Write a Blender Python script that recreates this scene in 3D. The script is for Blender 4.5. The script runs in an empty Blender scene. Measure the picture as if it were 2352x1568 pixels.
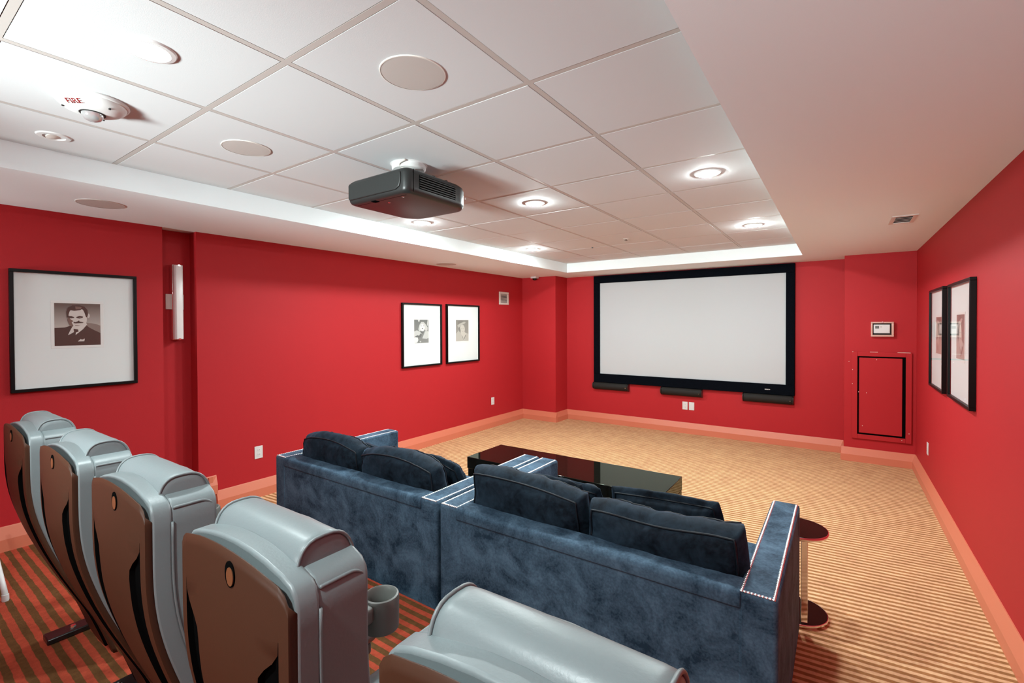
import bpy, bmesh, math, random
from math import sin, cos, pi, sqrt, radians
from mathutils import Matrix, Vector, noise

random.seed(7)
sc = bpy.context.scene
COL = sc.collection

# ------------------------------------------------------------------ camera
H = 1.57
yaw, pitch, roll, fpx = 0.6095, -0.0113, -0.0035, 1078.35
Rv = Vector((cos(yaw), sin(yaw), 0)); F0 = Vector((-sin(yaw), cos(yaw), 0)); Zv = Vector((0, 0, 1))
Dv = F0 * cos(pitch) + Zv * sin(pitch); Uv = -F0 * sin(pitch) + Zv * cos(pitch)
Av = Rv * cos(roll) + Uv * sin(roll); Bv = -Rv * sin(roll) + Uv * cos(roll)
cam = bpy.data.cameras.new('camera')
cam.sensor_width = 36.0; cam.sensor_fit = 'HORIZONTAL'
cam.lens = 36.0 * fpx / 2352
cam.shift_x = 0.0
cam.shift_y = -(784 - 757.55) / 2352
cam.clip_start = 0.02
camo = bpy.data.objects.new('camera', cam); COL.objects.link(camo)
M = Matrix.Identity(4)
for i in range(3):
    M[i][0] = Av[i]; M[i][1] = Bv[i]; M[i][2] = -Dv[i]
M[2][3] = H
camo.matrix_world = M
sc.camera = camo

# ------------------------------------------------------------------ world, exposure
w = bpy.data.worlds.new('world'); sc.world = w; w.use_nodes = True
w.node_tree.nodes['Background'].inputs[0].default_value = (1, 1, 1, 1)
w.node_tree.nodes['Background'].inputs[1].default_value = 0.0
vs = sc.view_settings
vs.view_transform = 'Standard'; vs.look = 'None'; vs.exposure = 0.16; vs.gamma = 1.0
vs.use_curve_mapping = False
sc.cycles.blur_glossy = 0.0
sc.cycles.caustics_reflective = True
sc.cycles.caustics_refractive = True
sc.cycles.sample_clamp_indirect = 12.0
sc.cycles.max_bounces = 9
sc.cycles.diffuse_bounces = 6
sc.cycles.use_denoising = True
LAMP = 1000.0                      # radiance of the downlight lenses
LAMPCOL = (0.88, 1.0, 1.0)
LENS_R = 0.058

# added unseen fill lamps: four soft heads behind the camera, turned up at the ceiling
def bounce(name, loc, aim, watts, cone, blend, size):
    l = bpy.data.lights.new(name, 'SPOT'); l.energy = watts; l.color = LAMPCOL
    l.spot_size = radians(cone); l.spot_blend = blend; l.shadow_soft_size = size
    o = bpy.data.objects.new(name, l); COL.objects.link(o)
    o.location = loc
    o.rotation_euler = (Vector(aim) - Vector(loc)).to_track_quat('-Z', 'Y').to_euler()
bounce('added_bounce_light', (-1.6, -2.1, 1.28), (-1.4, 1.5, 2.85), 270, 78, 0.85, 0.30)
bounce('added_bounce_light', (-2.1, -2.1, 1.35), (-2.2, 4.0, 2.95), 900, 54, 1.0, 0.25)
bounce('added_bounce_light', (-3.80, -2.1, 1.35), (-4.05, 1.9, 2.85), 270, 48, 1.0, 0.25)
bounce('added_bounce_light', (-0.10, -2.1, 1.35), (0.15, 1.9, 2.85), 300, 50, 1.0, 0.25)

# ------------------------------------------------------------------ room numbers
xL, xR, yF, yB = -4.380, 0.677, 6.966, -2.4
yPL, yPR, xPL, xPR = 6.581, 6.625, -3.742, 0.0433
zS, zT = 2.349, 2.488
xTL, xTR, yTF, yTB = -3.365, -0.35, 6.271, -1.521
PZ, PY = 0.137, 1.70              # seating platform: height, front edge

# ------------------------------------------------------------------ materials
def new_mat(name):
    m = bpy.data.materials.new(name); m.use_nodes = True
    return m, m.node_tree.nodes, m.node_tree.links, m.node_tree.nodes['Principled BSDF']

def mat(name, col, rough=0.5, metal=0.0, spec=0.5, bump=None, coat=0.0, vary=None, sheen=None):
    m, n, l, b = new_mat(name)
    b.inputs['Base Color'].default_value = (*col, 1)
    b.inputs['Roughness'].default_value = rough
    b.inputs['Metallic'].default_value = metal
    b.inputs['Specular IOR Level'].default_value = spec
    b.inputs['Coat Weight'].default_value = coat
    if sheen:
        b.inputs['Sheen Weight'].default_value = sheen[0]
        b.inputs['Sheen Roughness'].default_value = sheen[1]
        b.inputs['Sheen Tint'].default_value = (*sheen[2], 1)
    if bump or vary:
        tc = n.new('ShaderNodeTexCoord')
    if bump:
        t = n.new('ShaderNodeTexNoise'); t.inputs['Scale'].default_value = bump[0]; t.inputs['Detail'].default_value = 4
        l.new(tc.outputs['Object'], t.inputs['Vector'])
        bp = n.new('ShaderNodeBump'); bp.inputs['Strength'].default_value = bump[1]; bp.inputs['Distance'].default_value = bump[2]
        l.new(t.outputs['Fac'], bp.inputs['Height']); l.new(bp.outputs['Normal'], b.inputs['Normal'])
    if vary:
        t = n.new('ShaderNodeTexNoise'); t.inputs['Scale'].default_value = vary[0]; t.inputs['Detail'].default_value = 5
        l.new(tc.outputs['Object'], t.inputs['Vector'])
        r = n.new('ShaderNodeValToRGB')
        r.color_ramp.elements[0].position = 0.35; r.color_ramp.elements[1].position = 0.65
        r.color_ramp.elements[0].color = (*[c * (1 - vary[1]) for c in col], 1)
        r.color_ramp.elements[1].color = (*[min(1, c * (1 + vary[1])) for c in col], 1)
        l.new(t.outputs['Fac'], r.inputs['Fac']); l.new(r.outputs['Color'], b.inputs['Base Color'])
    return m

def emit(name, col, s):
    m = bpy.data.materials.new(name); m.use_nodes = True
    n = m.node_tree.nodes; n.clear()
    e = n.new('ShaderNodeEmission'); e.inputs[0].default_value = (*col, 1); e.inputs[1].default_value = s
    o = n.new('ShaderNodeOutputMaterial'); m.node_tree.links.new(e.outputs[0], o.inputs[0])
    return m

def carpet(name, light, dark, period, theta, soft=0.14):
    m, n, l, b = new_mat(name)
    b.inputs['Roughness'].default_value = 1.0
    b.inputs['Specular IOR Level'].default_value = 0.1
    g = n.new('ShaderNodeNewGeometry')
    mp = n.new('ShaderNodeMapping'); mp.inputs['Rotation'].default_value = (0, 0, -theta)
    l.new(g.outputs['Position'], mp.inputs['Vector'])
    wv = n.new('ShaderNodeTexWave'); wv.wave_type = 'BANDS'; wv.bands_direction = 'Y'; wv.wave_profile = 'SIN'
    wv.inputs['Scale'].default_value = 2 * pi / (20 * period)
    wv.inputs['Distortion'].default_value = 0.55; wv.inputs['Detail'].default_value = 2.0
    wv.inputs['Detail Scale'].default_value = 3.0
    l.new(mp.outputs['Vector'], wv.inputs['Vector'])
    r = n.new('ShaderNodeValToRGB')
    r.color_ramp.elements[0].position = 0.5 - soft; r.color_ramp.elements[1].position = 0.5 + soft
    r.color_ramp.elements[0].color = (*dark, 1); r.color_ramp.elements[1].color = (*light, 1)
    l.new(wv.outputs['Fac'], r.inputs['Fac'])
    # loop-to-loop variation of the yarn
    t = n.new('ShaderNodeTexNoise'); t.inputs['Scale'].default_value = 55; t.inputs['Detail'].default_value = 3
    l.new(g.outputs['Position'], t.inputs['Vector'])
    t2 = n.new('ShaderNodeTexNoise'); t2.inputs['Scale'].default_value = 7; t2.inputs['Detail'].default_value = 2
    l.new(g.outputs['Position'], t2.inputs['Vector'])
    mx = n.new('ShaderNodeMix'); mx.data_type = 'RGBA'; mx.blend_type = 'OVERLAY'; mx.inputs[0].default_value = 0.35
    l.new(r.outputs['Color'], mx.inputs[6]); l.new(t.outputs['Fac'], mx.inputs[7])
    mx2 = n.new('ShaderNodeMix'); mx2.data_type = 'RGBA'; mx2.blend_type = 'OVERLAY'; mx2.inputs[0].default_value = 0.3
    l.new(mx.outputs[2], mx2.inputs[6]); l.new(t2.outputs['Fac'], mx2.inputs[7])
    l.new(mx2.outputs[2], b.inputs['Base Color'])
    t3 = n.new('ShaderNodeTexNoise'); t3.inputs['Scale'].default_value = 320
    l.new(g.outputs['Position'], t3.inputs['Vector'])
    bp = n.new('ShaderNodeBump'); bp.inputs['Strength'].default_value = 0.6; bp.inputs['Distance'].default_value = 0.004
    l.new(t3.outputs['Fac'], bp.inputs['Height']); l.new(bp.outputs['Normal'], b.inputs['Normal'])
    return m

def velvet(name, dark, light, sheen, scale=7.0, fine=90.0):
    m, n, l, b = new_mat(name)
    b.inputs['Roughness'].default_value = 0.75
    b.inputs['Specular IOR Level'].default_value = 0.12
    b.inputs['Sheen Weight'].default_value = sheen
    b.inputs['Sheen Roughness'].default_value = 0.35
    b.inputs['Sheen Tint'].default_value = (0.36, 0.62, 0.95, 1)
    tc = n.new('ShaderNodeTexCoord')
    t1 = n.new('ShaderNodeTexNoise'); t1.inputs['Scale'].default_value = scale; t1.inputs['Detail'].default_value = 6; t1.inputs['Roughness'].default_value = 0.65
    t1.inputs['Distortion'].default_value = 0.6
    t2 = n.new('ShaderNodeTexNoise'); t2.inputs['Scale'].default_value = fine; t2.inputs['Detail'].default_value = 3
    l.new(tc.outputs['Object'], t1.inputs['Vector']); l.new(tc.outputs['Object'], t2.inputs['Vector'])
    ad = n.new('ShaderNodeMath'); ad.operation = 'MULTIPLY_ADD'; ad.inputs[1].default_value = 0.3
    l.new(t2.outputs['Fac'], ad.inputs[0]); l.new(t1.outputs['Fac'], ad.inputs[2])
    r = n.new('ShaderNodeValToRGB')
    r.color_ramp.elements[0].position = 0.5; r.color_ramp.elements[1].position = 0.82
    r.color_ramp.elements[0].color = (*dark, 1); r.color_ramp.elements[1].color = (*light, 1)
    l.new(ad.outputs[0], r.inputs['Fac']); l.new(r.outputs['Color'], b.inputs['Base Color'])
    bp = n.new('ShaderNodeBump'); bp.inputs['Strength'].default_value = 0.25; bp.inputs['Distance'].default_value = 0.004
    l.new(ad.outputs[0], bp.inputs['Height']); l.new(bp.outputs['Normal'], b.inputs['Normal'])
    return m

def lacquer():
    m = bpy.data.materials.new('black_lacquer'); m.use_nodes = True
    n, l = m.node_tree.nodes, m.node_tree.links; n.clear()
    o = n.new('ShaderNodeOutputMaterial'); mx = n.new('ShaderNodeMixShader')
    f = n.new('ShaderNodeFresnel'); f.inputs[0].default_value = 1.5
    d = n.new('ShaderNodeBsdfDiffuse'); d.inputs[0].default_value = (0.006, 0.0055, 0.004, 1)
    g = n.new('ShaderNodeBsdfGlossy'); g.inputs['Roughness'].default_value = 0.03; g.inputs['Color'].default_value = (0.56, 0.62, 0.53, 1)
    l.new(f.outputs[0], mx.inputs[0]); l.new(d.outputs[0], mx.inputs[1]); l.new(g.outputs[0], mx.inputs[2]); l.new(mx.outputs[0], o.inputs[0])
    return m

def glass_mat():
    m = bpy.data.materials.new('picture_glass'); m.use_nodes = True
    n, l = m.node_tree.nodes, m.node_tree.links; n.clear()
    o = n.new('ShaderNodeOutputMaterial'); mx = n.new('ShaderNodeMixShader')
    f = n.new('ShaderNodeFresnel')
    ge = n.new('ShaderNodeNewGeometry')                 # same pane seen from either side: no inner reflection
    mi = n.new('ShaderNodeMix'); mi.inputs[2].default_value = 1.45; mi.inputs[3].default_value = 1/1.45
    l.new(ge.outputs['Backfacing'], mi.inputs[0]); l.new(mi.outputs[0], f.inputs[0])
    t = n.new('ShaderNodeBsdfTransparent'); g = n.new('ShaderNodeBsdfGlossy'); g.inputs['Roughness'].default_value = 0.02
    l.new(f.outputs[0], mx.inputs[0]); l.new(t.outputs[0], mx.inputs[1]); l.new(g.outputs[0], mx.inputs[2]); l.new(mx.outputs[0], o.inputs[0])
    return m

RED = mat('red_wall_paint', (0.42, 0.017, 0.022), 0.6, spec=0.22, bump=(260, 0.18, 0.002))
BASE = mat('salmon_trim_paint', (0.60, 0.175, 0.10), 0.42, spec=0.5)
CEIL = mat('ceiling_paint', (0.78, 0.855, 0.865), 0.8, bump=(200, 0.08, 0.002))
TILE = mat('ceiling_tile_board', (0.62, 0.645, 0.65), 0.85, bump=(420, 0.12, 0.002))
TBAR = mat('grid_bar_enamel', (0.50, 0.475, 0.445), 0.5)
CARP = carpet('striped_carpet_lit_tan', (0.67, 0.415, 0.235), (0.325, 0.148, 0.056), 0.044, 0.09)  # lit copy of the striped carpet: paler tone of bright light in the colour
CARP2 = carpet('striped_carpet_shaded_red', (0.40, 0.066, 0.034), (0.125, 0.058, 0.021), 0.054, 0.0, soft=0.06)  # shaded copy of the same carpet: redder, dimmer tone put into the colour
SOFA = velvet('navy_velvet', (0.017, 0.036, 0.060), (0.088, 0.150, 0.215), 0.08, 6.0, 110)
PILV = velvet('black_navy_velvet', (0.0018, 0.0042, 0.0078), (0.016, 0.030, 0.046), 0.16, 9.0, 45)  # lighter streak tone paints sheen highlights into the velvet colour
PIPE = mat('dark_piping', (0.004, 0.007, 0.012), 0.55, spec=0.3)
NAIL = mat('chrome_nailheads', (0.95, 0.96, 0.97), 0.33, 1.0)
CHROME = mat('chrome', (0.86, 0.84, 0.82), 0.08, 1.0)
GLOSS = lacquer()
VINYL = mat('silver_grey_leather', (0.160, 0.193, 0.20), 0.40, spec=0.5, bump=(180, 0.15, 0.002))
SEAM = mat('grey_leather_piping', (0.15, 0.175, 0.18), 0.4)
SHELL = mat('brown_plastic_shell', (0.052, 0.021, 0.011), 0.45, spec=0.25, bump=(600, 0.10, 0.001))
SLOT = mat('black_recess', (0.003, 0.003, 0.003), 1.0, spec=0.0)
BADGE = mat('bronze_badge', (0.30, 0.13, 0.06), 0.3, 0.6)
GREYPL = mat('grey_plastic', (0.12, 0.125, 0.115), 0.45)
STEEL = mat('black_steel', (0.010, 0.010, 0.010), 0.28, spec=0.6)
FRAME = mat('black_picture_frame', (0.003, 0.003, 0.003), 0.4, spec=0.2)
MATB = mat('white_mat_board', (0.70, 0.76, 0.75), 0.9)
BEVELC = mat('mat_bevel', (0.72, 0.74, 0.72), 0.8)
GLASS = glass_mat()
SCRF = mat('screen_frame_velvet', (0.0018, 0.003, 0.0055), 0.95, spec=0.06, vary=(160, 0.8))
SCRW = mat('white_screen_fabric', (0.48, 0.515, 0.53), 0.9)
SPKC = mat('black_speaker_cloth', (0.007, 0.006, 0.004), 0.8, bump=(900, 0.3, 0.001))
WHITE = mat('white_plastic', (0.66, 0.67, 0.66), 0.35)
OFFW = mat('offwhite_metal', (0.66, 0.63, 0.58), 0.4)
GRILLE = mat('speaker_grille_cloth', (0.50, 0.47, 0.44), 0.7, bump=(900, 0.3, 0.001))
PROJ = mat('charcoal_projector_plastic', (0.014, 0.0165, 0.016), 0.4, bump=(700, 0.08, 0.001))
DARK = mat('dark_void', (0.012, 0.010, 0.009), 0.7)
FROST = mat('frosted_white_tube', (0.82, 0.84, 0.83), 0.25, spec=0.6)
FIRE = mat('red_print', (0.20, 0.012, 0.012), 0.5)
PAINTCHIP = mat('chipped_plaster', (0.75, 0.62, 0.55), 0.8)
CLEARP = mat('clear_strobe_lens', (0.55, 0.56, 0.56), 0.08, 0.6)
LENS = emit('lamp_lens', LAMPCOL, LAMP)
LENS2 = emit('lamp_lens_far', LAMPCOL, LAMP*1.4)
LENS3 = emit('lamp_lens_right', LAMPCOL, LAMP*0.62)

# ------------------------------------------------------------------ mesh helpers
def link(name, me, mats, parent=None, loc=(0, 0, 0), smooth=False, bevel=None, sub=0, auto=None):
    o = bpy.data.objects.new(name, me); COL.objects.link(o)
    for m in (mats if isinstance(mats, (list, tuple)) else [mats]):
        me.materials.append(m)
    o.location = loc
    if parent: o.parent = parent
    if smooth:
        for p in me.polygons: p.use_smooth = True
    if bevel:
        b = o.modifiers.new('bevel', 'BEVEL'); b.width = bevel[0]; b.segments = bevel[1]; b.limit_method = 'ANGLE'; b.angle_limit = radians(35)
        b.harden_normals = False
        for p in me.polygons: p.use_smooth = True
        try: me.set_sharp_from_angle(angle=radians(50))
        except Exception: pass
    if sub:
        s = o.modifiers.new('sub', 'SUBSURF'); s.levels = sub; s.render_levels = sub
    return o

def bm_mesh(bm, name='m', recalc=True):
    if recalc: bmesh.ops.recalc_face_normals(bm, faces=bm.faces)
    me = bpy.data.meshes.new(name); bm.to_mesh(me); bm.free()
    return me

def add_box(bm, a, b, mi=0):
    x0, y0, z0 = a; x1, y1, z1 = b
    v = [bm.verts.new(p) for p in ((x0,y0,z0),(x1,y0,z0),(x1,y1,z0),(x0,y1,z0),(x0,y0,z1),(x1,y0,z1),(x1,y1,z1),(x0,y1,z1))]
    for f in ((0,3,2,1),(4,5,6,7),(0,1,5,4),(1,2,6,5),(2,3,7,6),(3,0,4,7)):
        bm.faces.new([v[i] for i in f]).material_index = mi

def boxes(name, lst, mats, parent=None, loc=(0,0,0), bevel=None):
    bm = bmesh.new()
    for it in lst: add_box(bm, it[0], it[1], it[2] if len(it) > 2 else 0)
    return link(name, bm_mesh(bm, name, False), mats, parent, loc, bevel=bevel)

def box(name, a, b, m, parent=None, loc=(0,0,0), bevel=None):
    return boxes(name, [(a, b)], m, parent, loc, bevel)

def add_lathe(bm, prof, seg=32, c=(0,0,0), mi=0, axis='Z', cap=True, arc=None):
    rings = []
    for r, h in prof:
        ring = []
        for k in range(seg):
            t = 2*pi*k/seg
            p = (r*cos(t), r*sin(t), h)
            if axis == 'Y': p = (p[0], h, p[1])
            if axis == 'X': p = (h, p[0], p[1])
            ring.append(bm.verts.new((p[0]+c[0], p[1]+c[1], p[2]+c[2])))
        rings.append(ring)
    for a, b in zip(rings, rings[1:]):
        for k in range(seg):
            bm.faces.new((a[k], a[(k+1)%seg], b[(k+1)%seg], b[k])).material_index = mi
    if cap:
        for rg in (rings[0], rings[-1]):
            try: bm.faces.new(rg).material_index = mi
            except Exception: pass

def lathe(name, prof, m, parent=None, loc=(0,0,0), seg=32, axis='Z', cap=True):
    bm = bmesh.new(); add_lathe(bm, prof, seg, axis=axis, cap=cap)
    o = link(name, bm_mesh(bm, name), m, parent, loc, smooth=True)
    o.data.set_sharp_from_angle(angle=radians(40))
    return o

def add_tube(bm, pts, r, seg=8, closed=False, mi=0):
    P = [Vector(p) for p in pts]; n = len(P); rings = []
    up = Vector((0.13, 0.21, 0.97)).normalized()
    prev = None
    for i in range(n):
        if closed: t = P[(i+1) % n] - P[i-1]
        else: t = P[min(i+1, n-1)] - P[max(i-1, 0)]
        if t.length < 1e-9: t = Vector((0,0,1))
        t.normalize()
        if prev is None:
            a = t.cross(up)
            if a.length < 1e-3: a = t.cross(Vector((1,0,0)))
        else:
            a = prev - t * prev.dot(t)
        a.normalize(); prev = a; b = t.cross(a)
        rings.append([bm.verts.new(P[i] + a*(r*cos(2*pi*k/seg)) + b*(r*sin(2*pi*k/seg))) for k in range(seg)])
    m = n if closed else n-1
    for i in range(m):
        A, B = rings[i], rings[(i+1) % n]
        # closed loops may twist: find best offset
        off = 0
        if closed and i == n-1:
            off = min(range(seg), key=lambda q: (A[0].co - B[q].co).length)
        for k in range(seg):
            bm.faces.new((A[k], A[(k+1)%seg], B[(k+1+off)%seg], B[(k+off)%seg])).material_index = mi
    if not closed:
        bm.faces.new(rings[0][::-1]).material_index = mi; bm.faces.new(rings[-1]).material_index = mi

def tube(name, pts, r, m, parent=None, loc=(0,0,0), seg=8, closed=False):
    bm = bmesh.new(); add_tube(bm, pts, r, seg, closed)
    return link(name, bm_mesh(bm, name), m, parent, loc, smooth=True)

def prism(name, poly, axis, a, b, m, parent=None, loc=(0,0,0), bevel=None):
    """poly: 2D outline; axis: 'X','Y','Z' extrusion axis from a to b"""
    bm = bmesh.new()
    def P(p, h):
        return {'X': (h, p[0], p[1]), 'Y': (p[0], h, p[1]), 'Z': (p[0], p[1], h)}[axis]
    A = [bm.verts.new(P(p, a)) for p in poly]; B = [bm.verts.new(P(p, b)) for p in poly]
    n = len(poly)
    bm.faces.new(A); bm.faces.new(B[::-1])
    for i in range(n): bm.faces.new((A[i], B[i], B[(i+1)%n], A[(i+1)%n]))
    return link(name, bm_mesh(bm, name), m, parent, loc, bevel=bevel)

def tag(o, label=None, cat=None, group=None, kind=None):
    if label: o['label'] = label
    if cat: o['category'] = cat
    if group: o['group'] = group
    if kind: o['kind'] = kind
    return o

def thing(name, label, cat, loc=(0,0,0), rz=0.0, group=None):
    o = bpy.data.objects.new(name, None); COL.objects.link(o); o.empty_display_size = 0.1
    o.location = loc; o.rotation_euler = (0, 0, rz)
    return tag(o, label, cat, group)

def dup(root, loc, rz=None, label=None):
    r = root.copy(); COL.objects.link(r); r.location = loc
    if rz is not None: r.rotation_euler = (0, 0, rz)
    if label: r['label'] = label
    for ch in list(root.children):
        c = ch.copy(); COL.objects.link(c); c.parent = r
        for g in list(ch.children):
            d = g.copy(); COL.objects.link(d); d.parent = c
    return r

def struct(o): o['kind'] = 'structure'; return o

# ================================================================== ROOM SHELL
T = 0.12
struct(box('floor', (xL-0.3, PY-0.02, -0.1), (xR+T, yF+T, 0), CARP))
struct(box('floor_platform', (xL-0.3, yB-T, -0.1), (xR+T, PY, PZ), CARP2))
rY0, rY1, rX = 1.463, 1.700, -4.505
struct(boxes('wall_left', [((xL-0.3, yB-T, 0), (xL, rY0, zS)), ((xL-0.3, rY0, 0), (rX, rY1, zS)), ((xL-0.3, rY1, 0), (xL, yF+T, zS))], RED))
struct(box('wall_right', (xR, yB-T, 0), (xR+T, yF+T, zS), RED))
struct(box('wall_front', (xL, yF, 0), (xR, yF+T, zS), RED))
struct(box('wall_front_left', (xL, yPL, 0), (xPL, yF, zS), RED))
struct(box('wall_front_right', (xPR, yPR, 0), (xR, yF, zS), RED))
struct(box('wall_back', (xL, yB-T, PZ), (xR, yB, zS), RED))

# ceiling: soffit ring round a raised tray, grid bars and lay-in tiles as its parts
bx0, bx1, by0, by1, zt = xL-0.3, xR+T, yB-T, yF+T, zT+0.14
ceil = struct(boxes('ceiling', [((bx0,by0,zS),(xTL,by1,zt)), ((xTR,by0,zS),(bx1,by1,zt)), ((xTL,by0,zS),(xTR,yTB,zt)), ((xTL,yTF,zS),(xTR,by1,zt)),
                                ((xTL,yTB,zT+0.012),(xTR,yTF,zt))], CEIL))
gx = [xTL, -2.804, -2.192, -1.580, -0.969, xTR]
gy = [yTB] + [0.294 + 0.605*k for k in range(-2, 10)] + [yTF]
bar = 0.0112
for x in gx[1:-1]:
    box('grid_bar', (x-bar, yTB, zT-0.0034), (x+bar, yTF, zT+0.011), TBAR, ceil)
for i in range(len(gx)-1):
    for y in gy[1:-1]:
        a = gx[i] + (bar if i else 0); b = gx[i+1] - (bar if i < len(gx)-2 else 0)
        box('grid_bar', (a, y-bar, zT-0.0034), (b, y+bar, zT+0.011), TBAR, ceil)
for i in range(len(gx)-1):
    for j in range(len(gy)-1):
        a, b, c, d = gx[i], gx[i+1], gy[j], gy[j+1]
        g = 0.0136
        a += g if i else 0.002; b -= g if i < len(gx)-2 else 0.002
        c += g if j else 0.002; d -= g if j < len(gy)-2 else 0.002
        e = 0.0003
        dz = random.uniform(-0.0008, 0.0008)
        bm = bmesh.new()
        lo = [bm.verts.new(p) for p in ((a+e,c+e,zT-0.004+dz),(b-e,c+e,zT-0.004+dz),(b-e,d-e,zT-0.004+dz),(a+e,d-e,zT-0.004+dz))]
        hi = [bm.verts.new(p) for p in ((a,c,zT+0.004),(b,c,zT+0.004),(b,d,zT+0.004),(a,d,zT+0.004))]
        tp = [bm.verts.new((v.co.x, v.co.y, zT+0.0115)) for v in hi]
        bm.faces.new(lo[::-1])
        for k in range(4):
            bm.faces.new((lo[k], lo[(k+1)%4], hi[(k+1)%4], hi[k])); bm.faces.new((hi[k], hi[(k+1)%4], tp[(k+1)%4], tp[k]))
        bm.faces.new(tp)
        link('ceiling_tile', bm_mesh(bm, 'tile'), TILE, ceil)

# baseboards: plinth with a sloping top
def profile(z0=0.0, h=0.154): return [(0, z0), (0.032, z0), (0.032, z0+h*0.50), (0.007, z0+h-0.004), (0.005, z0+h), (0, z0+h)]
def base_x(name, x, sgn, y0, y1, z0=0.0):
    return struct(prism(name, [(p[0]*sgn + x, p[1]) for p in profile(z0)], 'Y', y0, y1, BASE))
def base_y(name, y, x0, x1, z0=0.0):
    return struct(prism(name, [(y - p[0], p[1]) for p in profile(z0)], 'X', x0, x1, BASE))
base_x('baseboard_left', xL, 1, 1.834, yPL)
base_x('baseboard_left_platform', xL, 1, rY1, 1.834, PZ)
base_x('baseboard_left_rear', xL, 1, yB, rY0, PZ)
base_x('baseboard_left_recess', rX, 1, rY0, rY1, PZ)
struct(prism('trim_1', [(xL, 1.770), (xL+0.024, 1.770), (xL+0.024, 1.800), (xL+0.006, 1.834), (xL, 1.834)], 'Z', 0.0, PZ+0.150, BASE))
base_x('baseboard_right', xR, -1, PY, yPR)
base_x('baseboard_right_rear', xR, -1, yB, PY, PZ)
base_y('baseboard_front_left', yPL, xL, xPL+0.024)
base_x('baseboard_front_return', xPL, 1, yPL, yF)
base_y('baseboard_front', yF, xPL, xPR)
base_x('baseboard_front_corner', xPR, -1, yPR, yF)
base_y('baseboard_front_right', yPR, xPR-0.024, xR)

# ================================================================== CEILING THINGS
def downlight(x, y, label, lens=None, dome=1.0):
    t = thing('recessed_downlight', label, 'light', (x, y, zT-0.004), group='round downlights in the tiled ceiling')
    lathe('trim_ring', [(0.058, -0.002), (0.060, -0.008), (0.074, -0.006), (0.078, 0.0), (0.058, 0.0)], WHITE, t, seg=40)
    bm = bmesh.new()
    add_lathe(bm, [(LENS_R, -0.005), (LENS_R*0.93, -0.005-0.005*dome), (LENS_R*0.75, -0.005-0.009*dome), (LENS_R*0.45, -0.005-0.0115*dome), (0.0001, -0.005-0.0125*dome)], 32)
    link('lens', bm_mesh(bm, 'lens'), lens or LENS, t)
    return t
downlight(-1.88, 0.597, 'large glaring downlight nearest the camera, above the row of theatre seats', LENS3, 0.25)
downlight(-1.88, 3.00, 'lit downlight in the middle of the ceiling, just right of the projector')
downlight(-3.05, 2.98, 'lit downlight half hidden behind the lower edge of the projector')
downlight(-0.66, 3.02, 'brightest lit downlight beside the right-hand ceiling soffit', LENS3)
downlight(-3.05, 4.81, 'small far lit downlight by the left soffit, above the corner camera', LENS2)
downlight(-0.66, 4.85, 'far lit downlight at the right edge of the tiles, above the screen', LENS2)

downlight(-0.66, -0.62, 'added unseen downlight behind the camera, over the platform', LENS2)  # extra lamp out of view, put in to light seats and sofa backs

def grille(x, y, r, z, label):
    t = thing('ceiling_speaker', label, 'speaker', (x, y, z), group='round ceiling speakers')
    lathe('grille', [(0.0001, -0.004), (r*0.7, -0.0042), (r*0.97, -0.003), (r*0.975, 0.0)], GRILLE, t, seg=48)
    lathe('rim', [(r*0.97, -0.004), (r, -0.0035), (r*1.01, 0.0), (r*0.97, 0.0)], OFFW, t, seg=48, cap=False)
grille(-1.275, 1.203, 0.118, zT-0.004, 'large round grey speaker grille in the tile above and right of the projector')
grille(-2.510, 1.210, 0.112, zT-0.004, 'round grey speaker grille in the tile left of the projector')
grille(-3.862, 0.962, 0.122, zS, 'round grey speaker grille in the left soffit above the large portrait')
grille(-4.13, 4.45, 0.13, zS, 'flat round speaker seen edge-on in the left soffit over the two small portraits')

t = thing('gimbal_downlight', 'unlit swivel downlight, white ring with dark eye, beside the left soffit', 'light', (-3.10, 0.600, zT-0.004))
lathe('trim_ring', [(0.040, -0.002), (0.042, -0.007), (0.060, -0.006), (0.066, 0.0), (0.040, 0.0)], WHITE, t, seg=40)
lathe('dark_gap', [(0.0001, -0.0015), (0.041, -0.0015), (0.041, 0.0)], DARK, t, seg=32)
o = lathe('eye', [(0.0001, -0.010), (0.020, -0.009), (0.031, -0.004), (0.031, 0.0)], OFFW, t, seg=32)
o.rotation_euler = (0.25, -0.2, 0)

t = thing('fire_strobe', 'white round fire alarm strobe lettered in red on the ceiling at left', 'fire alarm', (-2.50, 0.600, zT-0.004))
lathe('back_plate', [(0.118, 0.0), (0.120, -0.006), (0.116, -0.012), (0.112, -0.0135), (0.0001, -0.0135)], WHITE, t, seg=48)
lathe('dome', [(0.110, -0.0135), (0.107, -0.022), (0.090, -0.036), (0.066, -0.046), (0.045, -0.049), (0.0001, -0.049)], WHITE, t, seg=48)
lathe('lens_ring', [(0.042, -0.048), (0.042, -0.051), (0.037, -0.0515), (0.037, -0.048)], DARK, t, seg=32)
o = lathe('strobe_lens', [(0.036, -0.049), (0.034, -0.062), (0.026, -0.074), (0.012, -0.080), (0.0001, -0.081)], CLEARP, t, seg=24)
lathe('flash_tube', [(0.0001, -0.006), (0.010, -0.006), (0.010, 0.012), (0.0001, 0.012)], CHROME, o, (-0.012, -0.006, -0.069), seg=16)
for a in (0.4, 2.5, 4.4):
    lathe('screw_hole', [(0.0001, -0.004), (0.0042, -0.004), (0.0042, 0.002)], DARK, t, (0.088*cos(a), 0.088*sin(a), -0.037), seg=12)
fc = bpy.data.curves.new('fire', 'FONT'); fc.body = 'FIRE'; fc.size = 0.032; fc.extrude = 0.0006; fc.align_x = 'CENTER'
fo = bpy.data.objects.new('tmp', fc); COL.objects.link(fo)
bpy.context.view_layer.update()
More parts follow.
